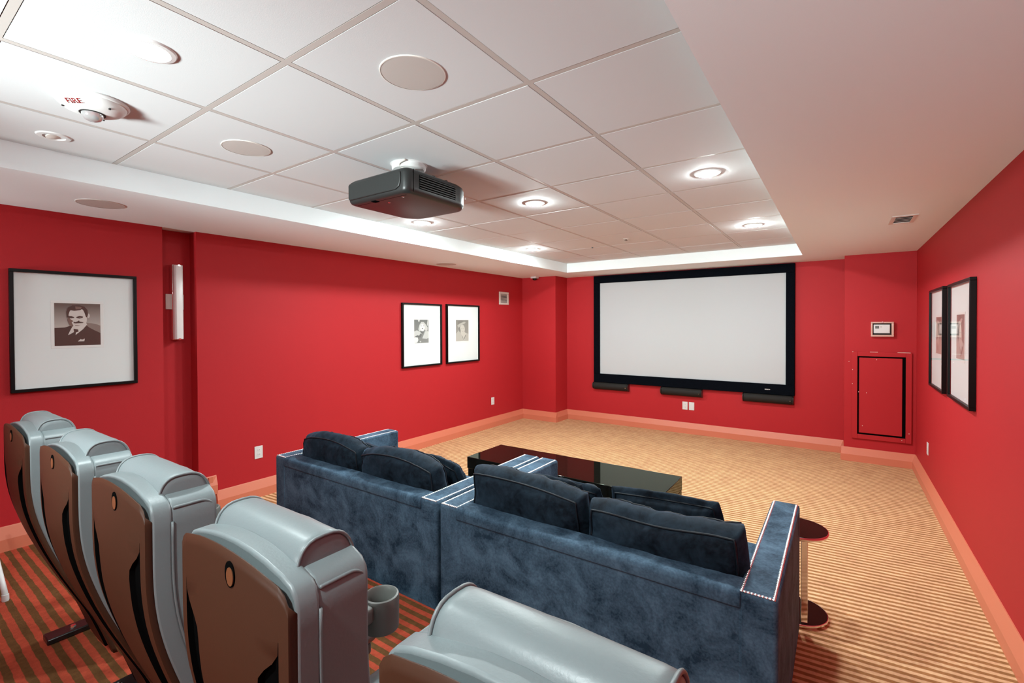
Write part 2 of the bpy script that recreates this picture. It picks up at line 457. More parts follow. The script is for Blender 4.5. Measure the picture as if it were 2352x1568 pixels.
fm = bpy.data.meshes.new_from_object(fo.evaluated_get(bpy.context.evaluated_depsgraph_get()))
bpy.data.objects.remove(fo)
o = link('lettering', fm, FIRE, t)
rad = Vector((0.052, -0.066, 0)).normalized(); tl = radians(32)
nrm = rad*sin(tl) - Zv*cos(tl); upv = rad*cos(tl) + Zv*sin(tl); rgt = upv.cross(nrm)
pos = rad*0.079 + Vector((0, 0, -0.0425)) + nrm*0.0005
o.matrix_local = Matrix(((rgt.x, upv.x, nrm.x, pos.x), (rgt.y, upv.y, nrm.y, pos.y), (rgt.z, upv.z, nrm.z, pos.z), (0, 0, 0, 1)))
o['label'] = 'red FIRE lettering'

t = thing('sprinkler_head', 'small recessed sprinkler in the far middle of the tiled ceiling', 'sprinkler', (-1.875, 4.819, zT-0.004))
lathe('escutcheon', [(0.030, 0.0), (0.032, -0.004), (0.020, -0.006), (0.0001, -0.006)], OFFW, t, seg=24)
lathe('deflector', [(0.004, -0.006), (0.004, -0.016), (0.017, -0.018), (0.017, -0.020), (0.0001, -0.020)], DARK, t, seg=16)
lathe('ceiling_hook', [(0.0001, -0.012), (0.009, -0.010), (0.011, 0.0)], STEEL, None, (-2.41, 5.122, zT-0.004), seg=12)
tag(bpy.data.objects['ceiling_hook'], 'tiny dark knob on the far ceiling tiles, left of the sprinkler', 'hook')

t = thing('ceiling_vent', 'square beige air vent in the right soffit over the access panel', 'vent', (0.385, 4.565, zS))
boxes('frame', [((-0.075,-0.16,-0.006),(0.075,-0.135,0)), ((-0.075,0.135,-0.006),(0.075,0.16,0)), ((-0.075,-0.135,-0.006),(-0.05,0.135,0)), ((0.05,-0.135,-0.006),(0.075,0.135,0))], OFFW, t)
box('backing', (-0.05,-0.135,-0.0005), (0.05,0.135,0.0), DARK, t)
for k in range(5):
    y = -0.115 + k*0.0575
    prism('slat', [(y-0.018, -0.005), (y+0.014, -0.001), (y+0.014, -0.0025), (y-0.018, -0.0065)], 'X', -0.05, 0.05, OFFW, t)

# ------------------------------------------------------------------ projector
PJ = thing('video_projector', 'charcoal video projector hanging upside down from the ceiling', 'projector', (-2.055, 1.905, 2.25))
def rrect(x0, y0, x1, y1, r0, r1, bow, n=8):
    """outline, rear at y0 with radius r0, front at y1 with radius r1 bowed by bow"""
    out = []
    for cx, cy, r, a0 in ((x0+r0, y0+r0, r0, pi), (x1-r0, y0+r0, r0, 1.5*pi), (x1-r1, y1-r1, r1, 0), (x0+r1, y1-r1, r1, 0.5*pi)):
        for k in range(n+1):
            a = a0 + 0.5*pi*k/n
            out.append((cx + r*cos(a), cy + r*sin(a)))
    res = []
    for x, y in out:
        f = max(0, (y - y0)/(y1-y0)); u = (x - (x0+x1)/2)/((x1-x0)/2)
        res.append((x, y + bow*f*(1-u*u)))
    return res
bm = bmesh.new()
lv = [(0.0, -0.022), (0.006, -0.008), (0.020, -0.001), (0.034, 0.0), (0.105, 0.0), (0.122, -0.004), (0.134, -0.018), (0.136, -0.04)]
rings = []
for z, ins in lv:
    o_ = rrect(-0.245-ins, -0.245-ins, 0.245+ins, 0.235+ins, 0.035, 0.075, 0.05)
    rings.append([bm.verts.new((x, y, z)) for x, y in o_])
for a, b in zip(rings, rings[1:]):
    n = len(a)
    for k in range(n): bm.faces.new((a[k], a[(k+1)%n], b[(k+1)%n], b[k]))
bm.faces.new(rings[0][::-1]); bm.faces.new(rings[-1])
body = link('housing', bm_mesh(bm, 'housing'), PROJ, PJ, smooth=True)
body.data.set_sharp_from_angle(angle=radians(45))
# recessed rear cover, seams, vents, feet
prism('rear_cover', [(-0.225, 0.030), (-0.215, 0.022), (0.165, 0.022), (0.195, 0.036), (0.203, 0.060), (0.203, 0.108), (0.195, 0.114), (-0.215, 0.114), (-0.225, 0.106)], 'Y', -0.252, -0.240, PROJ, PJ, bevel=(0.008, 3))

grl = box('vent_grille', (0.2435, -0.155, 0.034), (0.2462, 0.125, 0.108), SLOT, PJ)
for k in range(6):
    z = 0.038 + k*0.0122
    prism('louvre', [(0.2455, z), (0.2500, z-0.001), (0.2500, z+0.0045), (0.2455, z+0.0055)], 'Y', -0.155, 0.125, PROJ, grl)
boxes('seam', [((0.2440, -0.198, 0.010), (0.2458, -0.1955, 0.128)), ((-0.20, -0.205, -0.0006), (0.20, -0.2025, 0.001))], SLOT, PJ)
box('cable_notch', (-0.06, -0.225, -0.002), (-0.025, -0.195, 0.004), SLOT, PJ)
for x, y in ((0.15, -0.185), (0.0, -0.15)):
    lathe('screw_cap', [(0.0001, -0.002), (0.007, -0.002), (0.008, 0.001)], CHROME, PJ, (x, y, 0), seg=12)
box('status_light', (0.2455, 0.205, 0.055), (0.2475, 0.215, 0.066), WHITE, PJ)
for y in (0.0, 0.10):
    lathe('mount_knob', [(0.0001, 0.014), (0.013, 0.014), (0.015, 0.008), (0.010, 0.0)], STEEL, PJ, (0.19, y, 0.135), seg=16)
lathe('lens_barrel', [(0.0001, 0.0), (0.035, 0.0), (0.042, -0.004), (0.046, -0.03)], GLOSS, PJ, (-0.11, 0.288, 0.07), seg=32, axis='Y')
mnt = lathe('ceiling_mount', [(0.0001, 0.0), (0.030, 0.0), (0.030, 0.060), (0.088, 0.066), (0.095, 0.074), (0.095, 0.094), (0.105, 0.0985), (0.0001, 0.0985)], WHITE, PJ, (0.03, -0.03, 0.1355), seg=40)
for a in range(4):
    t_ = a*pi/2 + 0.5
    prism('mount_arm', [(-0.012, 0.012), (0.10, 0.0), (0.10, 0.006), (0.03, 0.03), (0.03, 0.075), (-0.012, 0.075)], 'Y', -0.012, 0.012, WHITE, mnt).rotation_euler = (0, 0, t_)
tube('cable', [(0.06+0.03*cos(0.5*k)-0.02*k/10, -0.07+0.03*sin(0.5*k), 0.035+0.005*k) for k in range(13)], 0.006, OFFW, mnt)

# ================================================================== SCREEN WALL
SX0, SX1, SZ0, SZ1 = -3.232, -0.466, 0.652, 2.338
IX0, IX1, IZ0, IZ1 = -3.130, -0.565, 0.788, 2.222
SC = thing('projection_screen', 'large white projection screen in a wide black velvet frame on the far wall', 'screen', ((SX0+SX1)/2, yF, SZ0))
ox = -(SX0+SX1)/2
d = 0.055
for nm, a, b in (('frame_top', (SX0, -d, IZ1), (SX1, 0, SZ1)), ('frame_bottom', (SX0, -d, SZ0), (SX1, 0, IZ0)), ('frame_left', (SX0, -d, IZ0), (IX0, 0, IZ1)), ('frame_right', (IX1, -d, IZ0), (SX1, 0, IZ1))):
    box(nm, (a[0]+ox, a[1], a[2]-SZ0), (b[0]+ox, b[1], b[2]-SZ0), SCRF, SC, bevel=(0.006, 2))
box('screen_surface', (IX0+ox, -0.030, IZ0-SZ0), (IX1+ox, -0.010, IZ1-SZ0), SCRW, SC)
lg = [((-0.800+0.0105*k+ox, -d-0.001, 0.710-SZ0 + (0.002 if k > 3 else 0)), (-0.800+0.0105*k+0.0075+ox, -d, 0.722-SZ0)) for k in range(6)]
boxes('logo', lg, WHITE, SC)['label'] = 'tiny white maker mark'

def bar_speaker(x0, x1, label):
    cx = (x0+x1)/2; hw = (x1-x0)/2
    t = thing('wall_speaker', label, 'speaker', (cx, yF, 0.532), group='three bar speakers under the screen')
    prof = [(0, 0.0), (-0.035, 0.004), (-0.075, 0.028), (-0.088, 0.060), (-0.080, 0.098), (-0.045, 0.116), (0, 0.118)]
    bm = bmesh.new(); rg = []
    for u, s in ((-1, 0.86), (-0.97, 0.96), (-0.93, 1.0), (0.93, 1.0), (0.97, 0.96), (1, 0.86)):
        rg.append([bm.verts.new((u*hw*0.97, p[0]*s, 0.059+(p[1]-0.059)*s)) for p in prof])
    for a, b in zip(rg, rg[1:]):
        for k in range(len(prof)): bm.faces.new((a[k], b[k], b[(k+1)%len(prof)], a[(k+1)%len(prof)]))
    bm.faces.new(rg[0]); bm.faces.new(rg[-1][::-1])
    link('cloth_body', bm_mesh(bm, 'spk'), SPKC, t, smooth=True).data.set_sharp_from_angle(angle=radians(50))
    for s in (-1, 1):
        prism('end_cap', [(p[0]*1.02, 0.059+(p[1]-0.059)*1.03) for p in prof], 'X', s*hw*0.955, s*hw, STEEL, t, bevel=(0.004, 2))
    box('badge', (hw*0.86, -0.0905, 0.052), (hw*0.885, -0.088, 0.062), CHROME, t)
bar_speaker(-3.245, -2.655, 'black bar speaker under the left end of the screen')
bar_speaker(-2.160, -1.580, 'black bar speaker under the middle of the screen')
bar_speaker(-1.065, -0.475, 'black bar speaker under the right end of the screen')

def plate(kind, origin, rz, label, cat, w_=0.074, h_=0.114, outlet=True, group='white wall plates'):
    t = thing(kind, label, cat, origin, rz, group)
    box('cover_plate', (-w_/2, -0.006, -h_/2), (w_/2, 0, h_/2), WHITE, t, bevel=(0.003, 2))
    if outlet:
        for s in (-1, 1):
            box('socket', (-0.017, -0.0075, s*0.021-0.015), (0.017, -0.006, s*0.021+0.015), WHITE, t, bevel=(0.001, 1))
            boxes('slots', [((-0.009, -0.0078, s*0.021-0.004), (-0.007, -0.0074, s*0.021+0.006)), ((0.007, -0.0078, s*0.021-0.004), (0.009, -0.0074, s*0.021+0.006))], DARK, t)
    else:
        box('rocker', (-0.016, -0.0085, -0.033), (0.016, -0.006, 0.033), WHITE, t, bevel=(0.002, 1))
    return t
plate('wall_outlet', (-1.825, yF, 0.395), 0, 'left one of the two white plates under the middle speaker', 'outlet')
plate('wall_outlet', (-1.734, yF, 0.395), 0, 'right one of the two white plates under the middle speaker', 'outlet', outlet=False)
plate('wall_outlet', (xL, 2.193, 0.406), -pi/2, 'white outlet plate low on the left wall beside the sofa', 'outlet').rotation_euler = (0, 0, pi/2)
plate('wall_outlet', (xL, 5.745, 0.397), pi/2, 'small white outlet plate low on the left wall near the far corner', 'outlet')
plate('wall_outlet', (xR, 5.78, 0.405), -pi/2, 'white outlet plate low on the right wall near the access panel', 'outlet')

t = thing('wall_vent', 'small white louvred vent high on the left wall by the far corner', 'vent', (xL, 6.045, 1.988), pi/2)
boxes('frame', [((-0.13,-0.010,-0.10),(0.13,0,-0.068)), ((-0.13,-0.010,0.068),(0.13,0,0.10)), ((-0.13,-0.010,-0.068),(-0.085,0,0.068)), ((0.085,-0.010,-0.068),(0.13,0,0.068))], OFFW, t, bevel=(0.003, 1))
box('backing', (-0.085,-0.001,-0.068), (0.085,0,0.068), DARK, t)
for k in range(7):
    z = -0.060 + k*0.019
    prism('louvre', [(-0.001, z+0.008), (-0.009, z), (-0.009, z+0.003), (-0.001, z+0.011)], 'X', -0.085, 0.085, OFFW, t)

t = thing('security_camera', 'small white dome camera on the soffit in the far left corner', 'camera', (-4.084, 6.50, zS))
box('housing', (-0.05, -0.05, -0.028), (0.05, 0.05, 0), WHITE, t, bevel=(0.006, 2))
lathe('dark_dome', [(0.038, -0.028), (0.036, -0.040), (0.026, -0.053), (0.010, -0.059), (0.0001, -0.060)], GLOSS, t, seg=24)

# access panel and thermostat box on the right pier
t = thing('access_panel', 'red painted access door in a square frame on the right pier', 'access door', (0.378, yPR, 0.265))
W2, Hh = 0.262, 0.985
for nm, a, b in (('frame_left', (-W2, 0), (-W2+0.05, Hh)), ('frame_right', (W2-0.05, 0), (W2, Hh)), ('frame_top', (-W2+0.05, Hh-0.05), (W2-0.05, Hh)), ('frame_bottom', (-W2+0.05, 0), (W2-0.05, 0.05))):
    box(nm, (a[0], -0.020, a[1]), (b[0], 0, b[1]), RED, t, bevel=(0.003, 2))
box('dark_gap', (-W2+0.05, -0.002, 0.05), (W2-0.05, 0, Hh-0.05), SLOT, t)
box('door_leaf', (-W2+0.066, -0.016, 0.070), (W2-0.080, -0.002, Hh-0.066), RED, t, bevel=(0.002, 1))
bm = bmesh.new()
for x, z in ((-0.255, 0.985), (-0.29, 0.87), (-0.256, 0.78), (-0.258, 0.62), (-0.20, 0.53), (-0.13, 0.525), (-0.165, 0.15), (0.18, 0.03), (0.24, 0.11), (-0.04, 0.90)):
    add_box(bm, (x-0.003, -0.0212 if abs(x) < 0.262 else -0.001, z-0.004), (x+0.003, 0, z+0.004))
add_box(bm, (0.14, -0.0212, Hh-0.002), (0.25, -0.01, Hh+0.002)); add_box(bm, (-0.10, -0.0212, Hh-0.003), (-0.03, -0.01, Hh+0.001))
link('paint_chip', bm_mesh(bm, 'chips'), PAINTCHIP, t)['kind'] = 'stuff'

t = thing('thermostat', 'white thermostat inside a clear guard box above the access panel', 'thermostat', (0.385, yPR, 1.505))
GUARD = mat('guard_plastic_rose', (0.62, 0.36, 0.29), 0.25, spec=0.6)
boxes('guard_frame', [((-0.10,-0.05,-0.082),(0.10,0,-0.062)), ((-0.10,-0.05,0.066),(0.10,0,0.082)), ((-0.10,-0.05,-0.062),(-0.084,0,0.066)), ((0.080,-0.05,-0.062),(0.10,0,0.066))], GUARD, t, bevel=(0.004, 2))
box('guard_back', (-0.084, -0.006, -0.062), (0.080, 0, 0.066), DARK, t)
tb = box('controller', (-0.076, -0.036, -0.045), (0.066, -0.006, 0.052), WHITE, t, bevel=(0.004, 2))
box('display', (-0.062, -0.037, 0.008), (-0.028, -0.0358, 0.036), GREYPL, tb)
boxes('button', [((-0.018, -0.037, 0.014), (-0.004, -0.0358, 0.020)), ((-0.018, -0.037, 0.026), (-0.004, -0.0358, 0.034))], GRILLE, tb)
lathe('lock', [(0.0001, 0.0), (0.008, 0.0), (0.008, 0.012)], CHROME, t, (0.0, -0.06, 0.078), seg=12, axis='Y')

# unlit sconce in the recess
def sconce(loc, rz, label, tube_mat, group=None):
    t = thing('wall_sconce', label, 'sconce', loc, rz, group)
    box('back_plate', (-0.065, -0.012, 0.25), (0.065, 0, 0.375), OFFW, t, bevel=(0.003, 2))
    box('metal_channel', (-0.034, -0.055, 0.0), (0.034, -0.012, 0.615), CHROME, t, bevel=(0.004, 2))
    prism('frosted_tube', [(-0.032, -0.055), (-0.032, -0.088), (-0.020, -0.102), (0.020, -0.102), (0.032, -0.088), (0.032, -0.055)], 'Z', 0.006, 0.609, tube_mat, t, bevel=(0.003, 2))
    for z in (0.0, 0.600):
        box('end_clip', (-0.010, -0.104, z), (0.010, -0.055, z+0.014), CHROME, t, bevel=(0.002, 1))
    return t
sconce((rX, 1.585, 1.455), pi/2, 'tall white frosted tube sconce in the recess of the left wall', FROST)
# ------------------------------------------------------------------ framed portraits
def flat(bm, poly, lev, mi):
    vs_ = [bm.verts.new((p[0], -0.0004*lev, p[1])) for p in poly]
    try: bm.faces.new(vs_).material_index = mi
    except Exception: pass
def ell(cx, cz, rx, rz, n=28, rot=0, a0=0, a1=2*pi):
    out = []
    for k in range(n):
        a = a0 + (a1-a0)*k/(n if a1-a0 > 6.2 else n-1)
        x, z = rx*cos(a), rz*sin(a)
        out.append((cx + x*cos(rot) - z*sin(rot), cz + x*sin(rot) + z*cos(rot)))
    return out
def inks(nm, cols): return [mat('%s_tone_%d' % (nm, i), c, 0.6) for i, c in enumerate(cols)]
def bg_mat(nm, top, bot, h):
    m, n, l, b = new_mat(nm); b.inputs['Roughness'].default_value = 0.6
    tc = n.new('ShaderNodeTexCoord'); sp = n.new('ShaderNodeSeparateXYZ'); l.new(tc.outputs['Generated'], sp.inputs[0])
    r = n.new('ShaderNodeValToRGB'); r.color_ramp.elements[0].color = (*bot, 1); r.color_ramp.elements[1].color = (*top, 1)
    r.color_ramp.elements[0].position = 0.35; r.color_ramp.elements[1].position = 0.95
    l.new(sp.outputs['Z'], r.inputs[0]); l.new(r.outputs[0], b.inputs['Base Color'])
    return m

def art_suit(w_, h_):
    """moustached smiling gentleman in a dark suit, sepia"""
    bm = bmesh.new()
    S = lambda pts: [((x-0.5)*w_, z*h_) for x, z in pts]
    flat(bm, S([(0,0),(1,0),(1,1),(0,1)]), 0, 0)
    flat(bm, S([(0.66,0.54),(0.80,0.53),(0.93,0.50),(1,0.47),(1,0.28),(0.62,0.40)]), 1, 1)       # chair back
    flat(bm, S([(0,0),(1,0),(1,0.29),(0.86,0.36),(0.74,0.43),(0.66,0.50),(0.50,0.42),(0.33,0.47),(0.22,0.43),(0,0.42)]), 2, 2)  # jacket
    flat(bm, S([(0.28,0.25),(0.36,0.42),(0.42,0.50),(0.66,0.56),(0.70,0.50),(0.60,0.38),(0.43,0.24),(0.40,0.30)]), 3, 3)          # collar
    flat(bm, S([(0.40,0.40),(0.50,0.38),(0.51,0.33),(0.45,0.31),(0.44,0.24),(0.35,0.22),(0.31,0.26),(0.41,0.32)]), 4, 2)          # tie
    face = ell(0.49, 0.65, 0.205, 0.255, 36, 0.12)
    flat(bm, S(face), 5, 3)
    flat(bm, S(ell(0.73, 0.71, 0.03, 0.055, 16)), 4, 3)                                             # ear
    flat(bm, S([(0.29,0.70),(0.27,0.60),(0.31,0.50),(0.37,0.44),(0.40,0.47),(0.36,0.55),(0.40,0.58),(0.33,0.63),(0.31,0.72)]), 6, 4)   # shaded cheek
    flat(bm, S([(0.26,0.66),(0.25,0.80),(0.29,0.90),(0.38,0.955),(0.52,0.965),(0.64,0.93),(0.71,0.85),(0.72,0.74),(0.70,0.67),(0.675,0.68),(0.64,0.79),(0.60,0.875),(0.55,0.845),(0.42,0.825),(0.33,0.84),(0.305,0.76),(0.285,0.67)]), 7, 2)  # hair
    flat(bm, S([(0.44,0.93),(0.58,0.92),(0.57,0.87),(0.45,0.86)]), 8, 4)
    flat(bm, S([(0.285,0.695),(0.35,0.70),(0.42,0.675),(0.41,0.655),(0.35,0.645),(0.29,0.66)]), 8, 2)   # eyes and brows
    flat(bm, S([(0.455,0.675),(0.53,0.705),(0.61,0.69),(0.60,0.66),(0.53,0.64),(0.47,0.655)]), 8, 2)
    flat(bm, S(ell(0.545, 0.668, 0.03, 0.012, 12)), 9, 4)
    flat(bm, S([(0.405,0.565),(0.44,0.555),(0.49,0.575),(0.52,0.60),(0.53,0.57),(0.62,0.55),(0.60,0.535),(0.50,0.53),(0.44,0.525),(0.40,0.535)]), 8, 2)  # moustache
    flat(bm, S([(0.43,0.488),(0.50,0.478),(0.56,0.495),(0.50,0.465),(0.44,0.47)]), 8, 4)
    flat(bm, S([(0.49,0.095),(0.55,0.15),(0.585,0.135),(0.645,0.16),(0.63,0.095)]), 4, 3)           # pocket square
    return bm, [bg_mat('sepia_backdrop', (0.12, 0.085, 0.07), (0.50, 0.46, 0.42), h_)] + inks('sepia', [(0.22,0.17,0.145), (0.060,0.026,0.018), (0.60,0.56,0.52), (0.17,0.10,0.08)])

def art_fur(w_, h_):
    """laughing fair-haired woman in a pale fur, grey print"""
    bm = bmesh.new()
    S = lambda pts: [((x-0.5)*w_, z*h_) for x, z in pts]
    flat(bm, S([(0,0),(1,0),(1,1),(0,1)]), 0, 0)
    flat(bm, S([(0.0,0.50),(0.18,0.55),(0.42,0.47),(0.50,0.40),(0.36,0.33),(0.0,0.27)]), 1, 1)
    flat(bm, S([(0.55,0.20),(0.66,0.36),(0.74,0.50),(0.90,0.52),(1,0.48),(1,0.22),(0.86,0.17)]), 1, 1)
    flat(bm, S([(0,0.0),(0.20,0.02),(0.28,0.14),(0.22,0.27),(0,0.25)]), 1, 3)
    flat(bm, S([(0.28,0.60),(0.36,0.78),(0.48,0.90),(0.66,0.90),(0.82,0.78),(0.94,0.66),(0.92,0.54),(0.78,0.52),(0.72,0.60),(0.42,0.52),(0.34,0.50)]), 2, 1)
    flat(bm, S([(0.24,0.99),(0.30,0.90),(0.36,0.92),(0.40,1.0)]), 2, 1); flat(bm, S([(0.88,0.78),(0.93,1.0),(0.98,1.0),(0.95,0.72)]), 2, 1)
    flat(bm, S(ell(0.56, 0.66, 0.17, 0.155, 24, -0.2)), 3, 3)
    flat(bm, S([(0.42,0.52),(0.52,0.48),(0.62,0.50),(0.66,0.44),(0.56,0.40),(0.46,0.44)]), 3, 2)
    flat(bm, S([(0.50,0.62),(0.58,0.60),(0.62,0.635),(0.56,0.645)]), 4, 2)
    flat(bm, S([(0.44,0.74),(0.52,0.735),(0.51,0.72),(0.45,0.72)]), 4, 2); flat(bm, S([(0.60,0.75),(0.69,0.74),(0.68,0.725),(0.61,0.73)]), 4, 2)
    flat(bm, S([(0.05,0.29),(0.20,0.34),(0.34,0.32),(0.42,0.42),(0.52,0.36),(0.44,0.24),(0.10,0.25)]), 3, 2)
    flat(bm, S(ell(0.42, 0.06, 0.05, 0.03, 12)), 3, 1)
    return bm, [bg_mat('grey_backdrop', (0.14, 0.15, 0.14), (0.20, 0.21, 0.20), h_)] + inks('grey', [(0.50,0.52,0.50), (0.13,0.135,0.13), (0.66,0.68,0.66)])

def art_hat(w_, h_, tint=(1.0, 0.97, 0.86), flip=False):
    """figure in a brimmed hat and open collar, faded print"""
    bm = bmesh.new()
    S = lambda pts: [(((1-x if flip else x)-0.5)*w_, z*h_) for x, z in pts]
    c = lambda v_: tuple(v_*t_ for t_ in tint)
    flat(bm, S([(0,0),(1,0),(1,1),(0,1)]), 0, 0)
    flat(bm, S([(0,0),(0.02,0.36),(0.22,0.52),(0.40,0.38),(0.56,0.16),(0.72,0.36),(0.88,0.38),(1,0.30),(1,0)]), 1, 1)
    flat(bm, S([(0.40,0.38),(0.50,0.10),(0.62,0.02),(0.74,0.22),(0.84,0.36),(0.66,0.44)]), 2, 3)
    flat(bm, S(ell(0.50, 0.56, 0.20, 0.22, 24)), 3, 3)
    flat(bm, S([(0.10,0.74),(0.30,0.84),(0.62,0.92),(0.78,0.90),(0.70,0.84),(0.40,0.76),(0.28,0.68),(0.22,0.62)]), 4, 1)
    flat(bm, S([(0.14,0.80),(0.20,0.96),(0.44,0.99),(0.66,0.93),(0.40,0.86)]), 4, 2)
    flat(bm, S([(0.22,0.66),(0.30,0.68),(0.36,0.50),(0.34,0.38),(0.24,0.48)]), 4, 2)
    flat(bm, S([(0.44,0.30),(0.56,0.06),(0.60,0.06),(0.52,0.22)]), 4, 2); flat(bm, S([(0.66,0.08),(0.78,0.28),(0.74,0.30),(0.63,0.12)]), 4, 2)
    flat(bm, S([(0.42,0.60),(0.50,0.605),(0.50,0.59),(0.43,0.585)]), 4, 2); flat(bm, S([(0.56,0.60),(0.64,0.605),(0.63,0.59),(0.57,0.59)]), 4, 2)
    flat(bm, S([(0.48,0.46),(0.57,0.465),(0.56,0.45),(0.49,0.45)]), 4, 2)
    return bm, [bg_mat('faded_backdrop', c(0.22), c(0.27), h_)] + inks('faded', [c(0.42), c(0.19), c(0.50)])

def picture(origin, rz, w_, h_, pw, ph, pz, art, label, fw=0.020, dep=0.032, px=0.0):
    """origin: bottom centre on the wall; local x along the wall, -y into the room"""
    t = thing('framed_portrait', label, 'picture', origin, rz)
    for nm, a, b in (('frame_top', (-w_/2, h_-fw), (w_/2, h_)), ('frame_bottom', (-w_/2, 0), (w_/2, fw)), ('frame_left', (-w_/2, fw), (-w_/2+fw, h_-fw)), ('frame_right', (w_/2-fw, fw), (w_/2, h_-fw))):
        box(nm, (a[0], -dep, a[1]), (b[0], 0, b[1]), FRAME, t, bevel=(0.002, 2))
    m_ = box('mat_board', (-w_/2+fw, -0.012, fw), (w_/2-fw, -0.002, h_-fw), MATB, t)
    bw = 0.018
    boxes('window_bevel', [((px-pw/2-bw, -0.0135, pz-bw), (px+pw/2+bw, -0.012, pz)), ((px-pw/2-bw, -0.0135, pz+ph), (px+pw/2+bw, -0.012, pz+ph+bw)), ((px-pw/2-bw, -0.0135, pz), (px-pw/2, -0.012, pz+ph)), ((px+pw/2, -0.0135, pz), (px+pw/2+bw, -0.012, pz+ph))], BEVELC, m_, bevel=(0.001, 1))
    bm, ms = art(pw, ph)
    for f_ in bm.faces:
        if f_.normal.y > 0: f_.normal_flip()
    bm.normal_update()
    link('photograph', bm_mesh(bm, 'print', False), ms, t, (px, -0.0126, pz))
    bm = bmesh.new()
    vv = [bm.verts.new(p) for p in ((-w_/2+fw, -0.024, fw), (w_/2-fw, -0.024, fw), (w_/2-fw, -0.024, h_-fw), (-w_/2+fw, -0.024, h_-fw))]
    bm.faces.new(vv)
    link('glass', bm_mesh(bm, 'glass', False), GLASS, t)
    return t
picture((xL, 0.955, 1.140), pi/2, 0.664, 0.803, 0.242, 0.292, 0.296, art_suit, 'large black framed sepia portrait of a moustached man in a suit', px=0.0)
picture((xL, 4.258, 1.042), pi/2, 0.690, 0.802, 0.250, 0.297, 0.298, art_fur, 'black framed grey portrait of a fair-haired woman, left of the far pair', px=-0.016)
picture((xL, 5.050, 1.042), pi/2, 0.700, 0.810, 0.268, 0.296, 0.299, art_hat, 'black framed faded portrait of a figure in a hat, below the wall vent', px=-0.02)
sep = lambda w_, h_: art_hat(w_, h_, (1.0, 0.72, 0.62), True)
sep2 = lambda w_, h_: art_fur(w_, h_)
picture((xR, 4.285, 1.035), -pi/2, 0.72, 0.815, 0.255, 0.30, 0.292, lambda w_, h_: art_hat(w_, h_, (1.0, 0.82, 0.74), False), 'black framed sepia portrait on the right wall, the nearer of the pair', px=-0.02)
picture((xR, 5.185, 1.025), -pi/2, 0.66, 0.83, 0.255, 0.30, 0.295, sep, 'black framed sepia portrait on the right wall, the one nearer the corner', px=0.04)

# ================================================================== SOFAS
SY0, SY1, SH = 1.762, 2.79, 0.650
def sofa(x0, x1, label):
    W = x1 - x0
    t = thing('velvet_sofa', label, 'sofa', (x0, SY0, 0), group='two navy loveseats side by side')
    aw, bt, D_ = 0.125, 0.118, SY1 - SY0
    bk = box('back_panel', (0.004, 0.003, 0.015), (W-0.004, bt, SH-0.012), SOFA, t, bevel=(0.022, 4))
    prism('top_roll', [(-0.004, 0.592), (-0.007, 0.612), (-0.007, 0.636), (0.003, 0.649), (0.02, 0.652), (bt-0.02, 0.652), (bt+0.002, 0.642), (bt+0.002, 0.59), (0.02, 0.585)], 'X', aw*0.9, W-aw*0.9, SOFA, bk, bevel=(0.006, 3))
    for s in (0, 1):
        a0 = 0 if s == 0 else W-aw
        arm = box('arm', (a0, 0.0, 0.015), (a0+aw, D_, SH), SOFA, t, bevel=(0.016, 4))
        bm = bmesh.new(); sp = 0.0136; ins = 0.013
        pts = []
        n_ = int((D_-0.02)/sp)
        for e in (a0+ins, a0+aw-ins):
            pts += [(e, 0.010+k*sp, SH) for k in range(n_)]
        pts += [(a0+ins+k*(aw-2*ins)/9, 0.010, SH) for k in range(1, 9)]
        for p in pts:
            mt = Matrix.Translation((p[0], p[1], p[2]-0.0006)) @ Matrix.Diagonal((1, 1, 0.62, 1))
            bmesh.ops.create_icosphere(bm, subdivisions=1, radius=0.0068, matrix=mt)
        nh = link('nailhead_trim', bm_mesh(bm, 'nails', False), NAIL, arm, smooth=True)
        nh['kind'] = 'stuff'; nh['label'] = 'rows of polished silver nailheads'
    box('seat_base', (aw, bt, 0.03), (W-aw, D_-0.03, 0.25), SOFA, t, bevel=(0.015, 3))
    iw = (W-2*aw)/2
    for k in range(2):
        box('seat_cushion', (aw+k*iw+0.003, bt+0.002, 0.252), (aw+(k+1)*iw-0.003, D_-0.02, 0.415), SOFA, t, bevel=(0.035, 5))
    for x in (0.06, W-0.06):
        for y in (0.06, D_-0.06):
            box('foot', (x-0.03, y-0.03, 0), (x+0.03, y+0.03, 0.016), STEEL, t)
    return t
sofa(-3.285, -1.712, 'left navy velvet loveseat with silver nailhead trim, seen from behind')
sofa(-1.692, -0.163, 'right navy velvet loveseat with silver nailhead trim, beside the round side table')

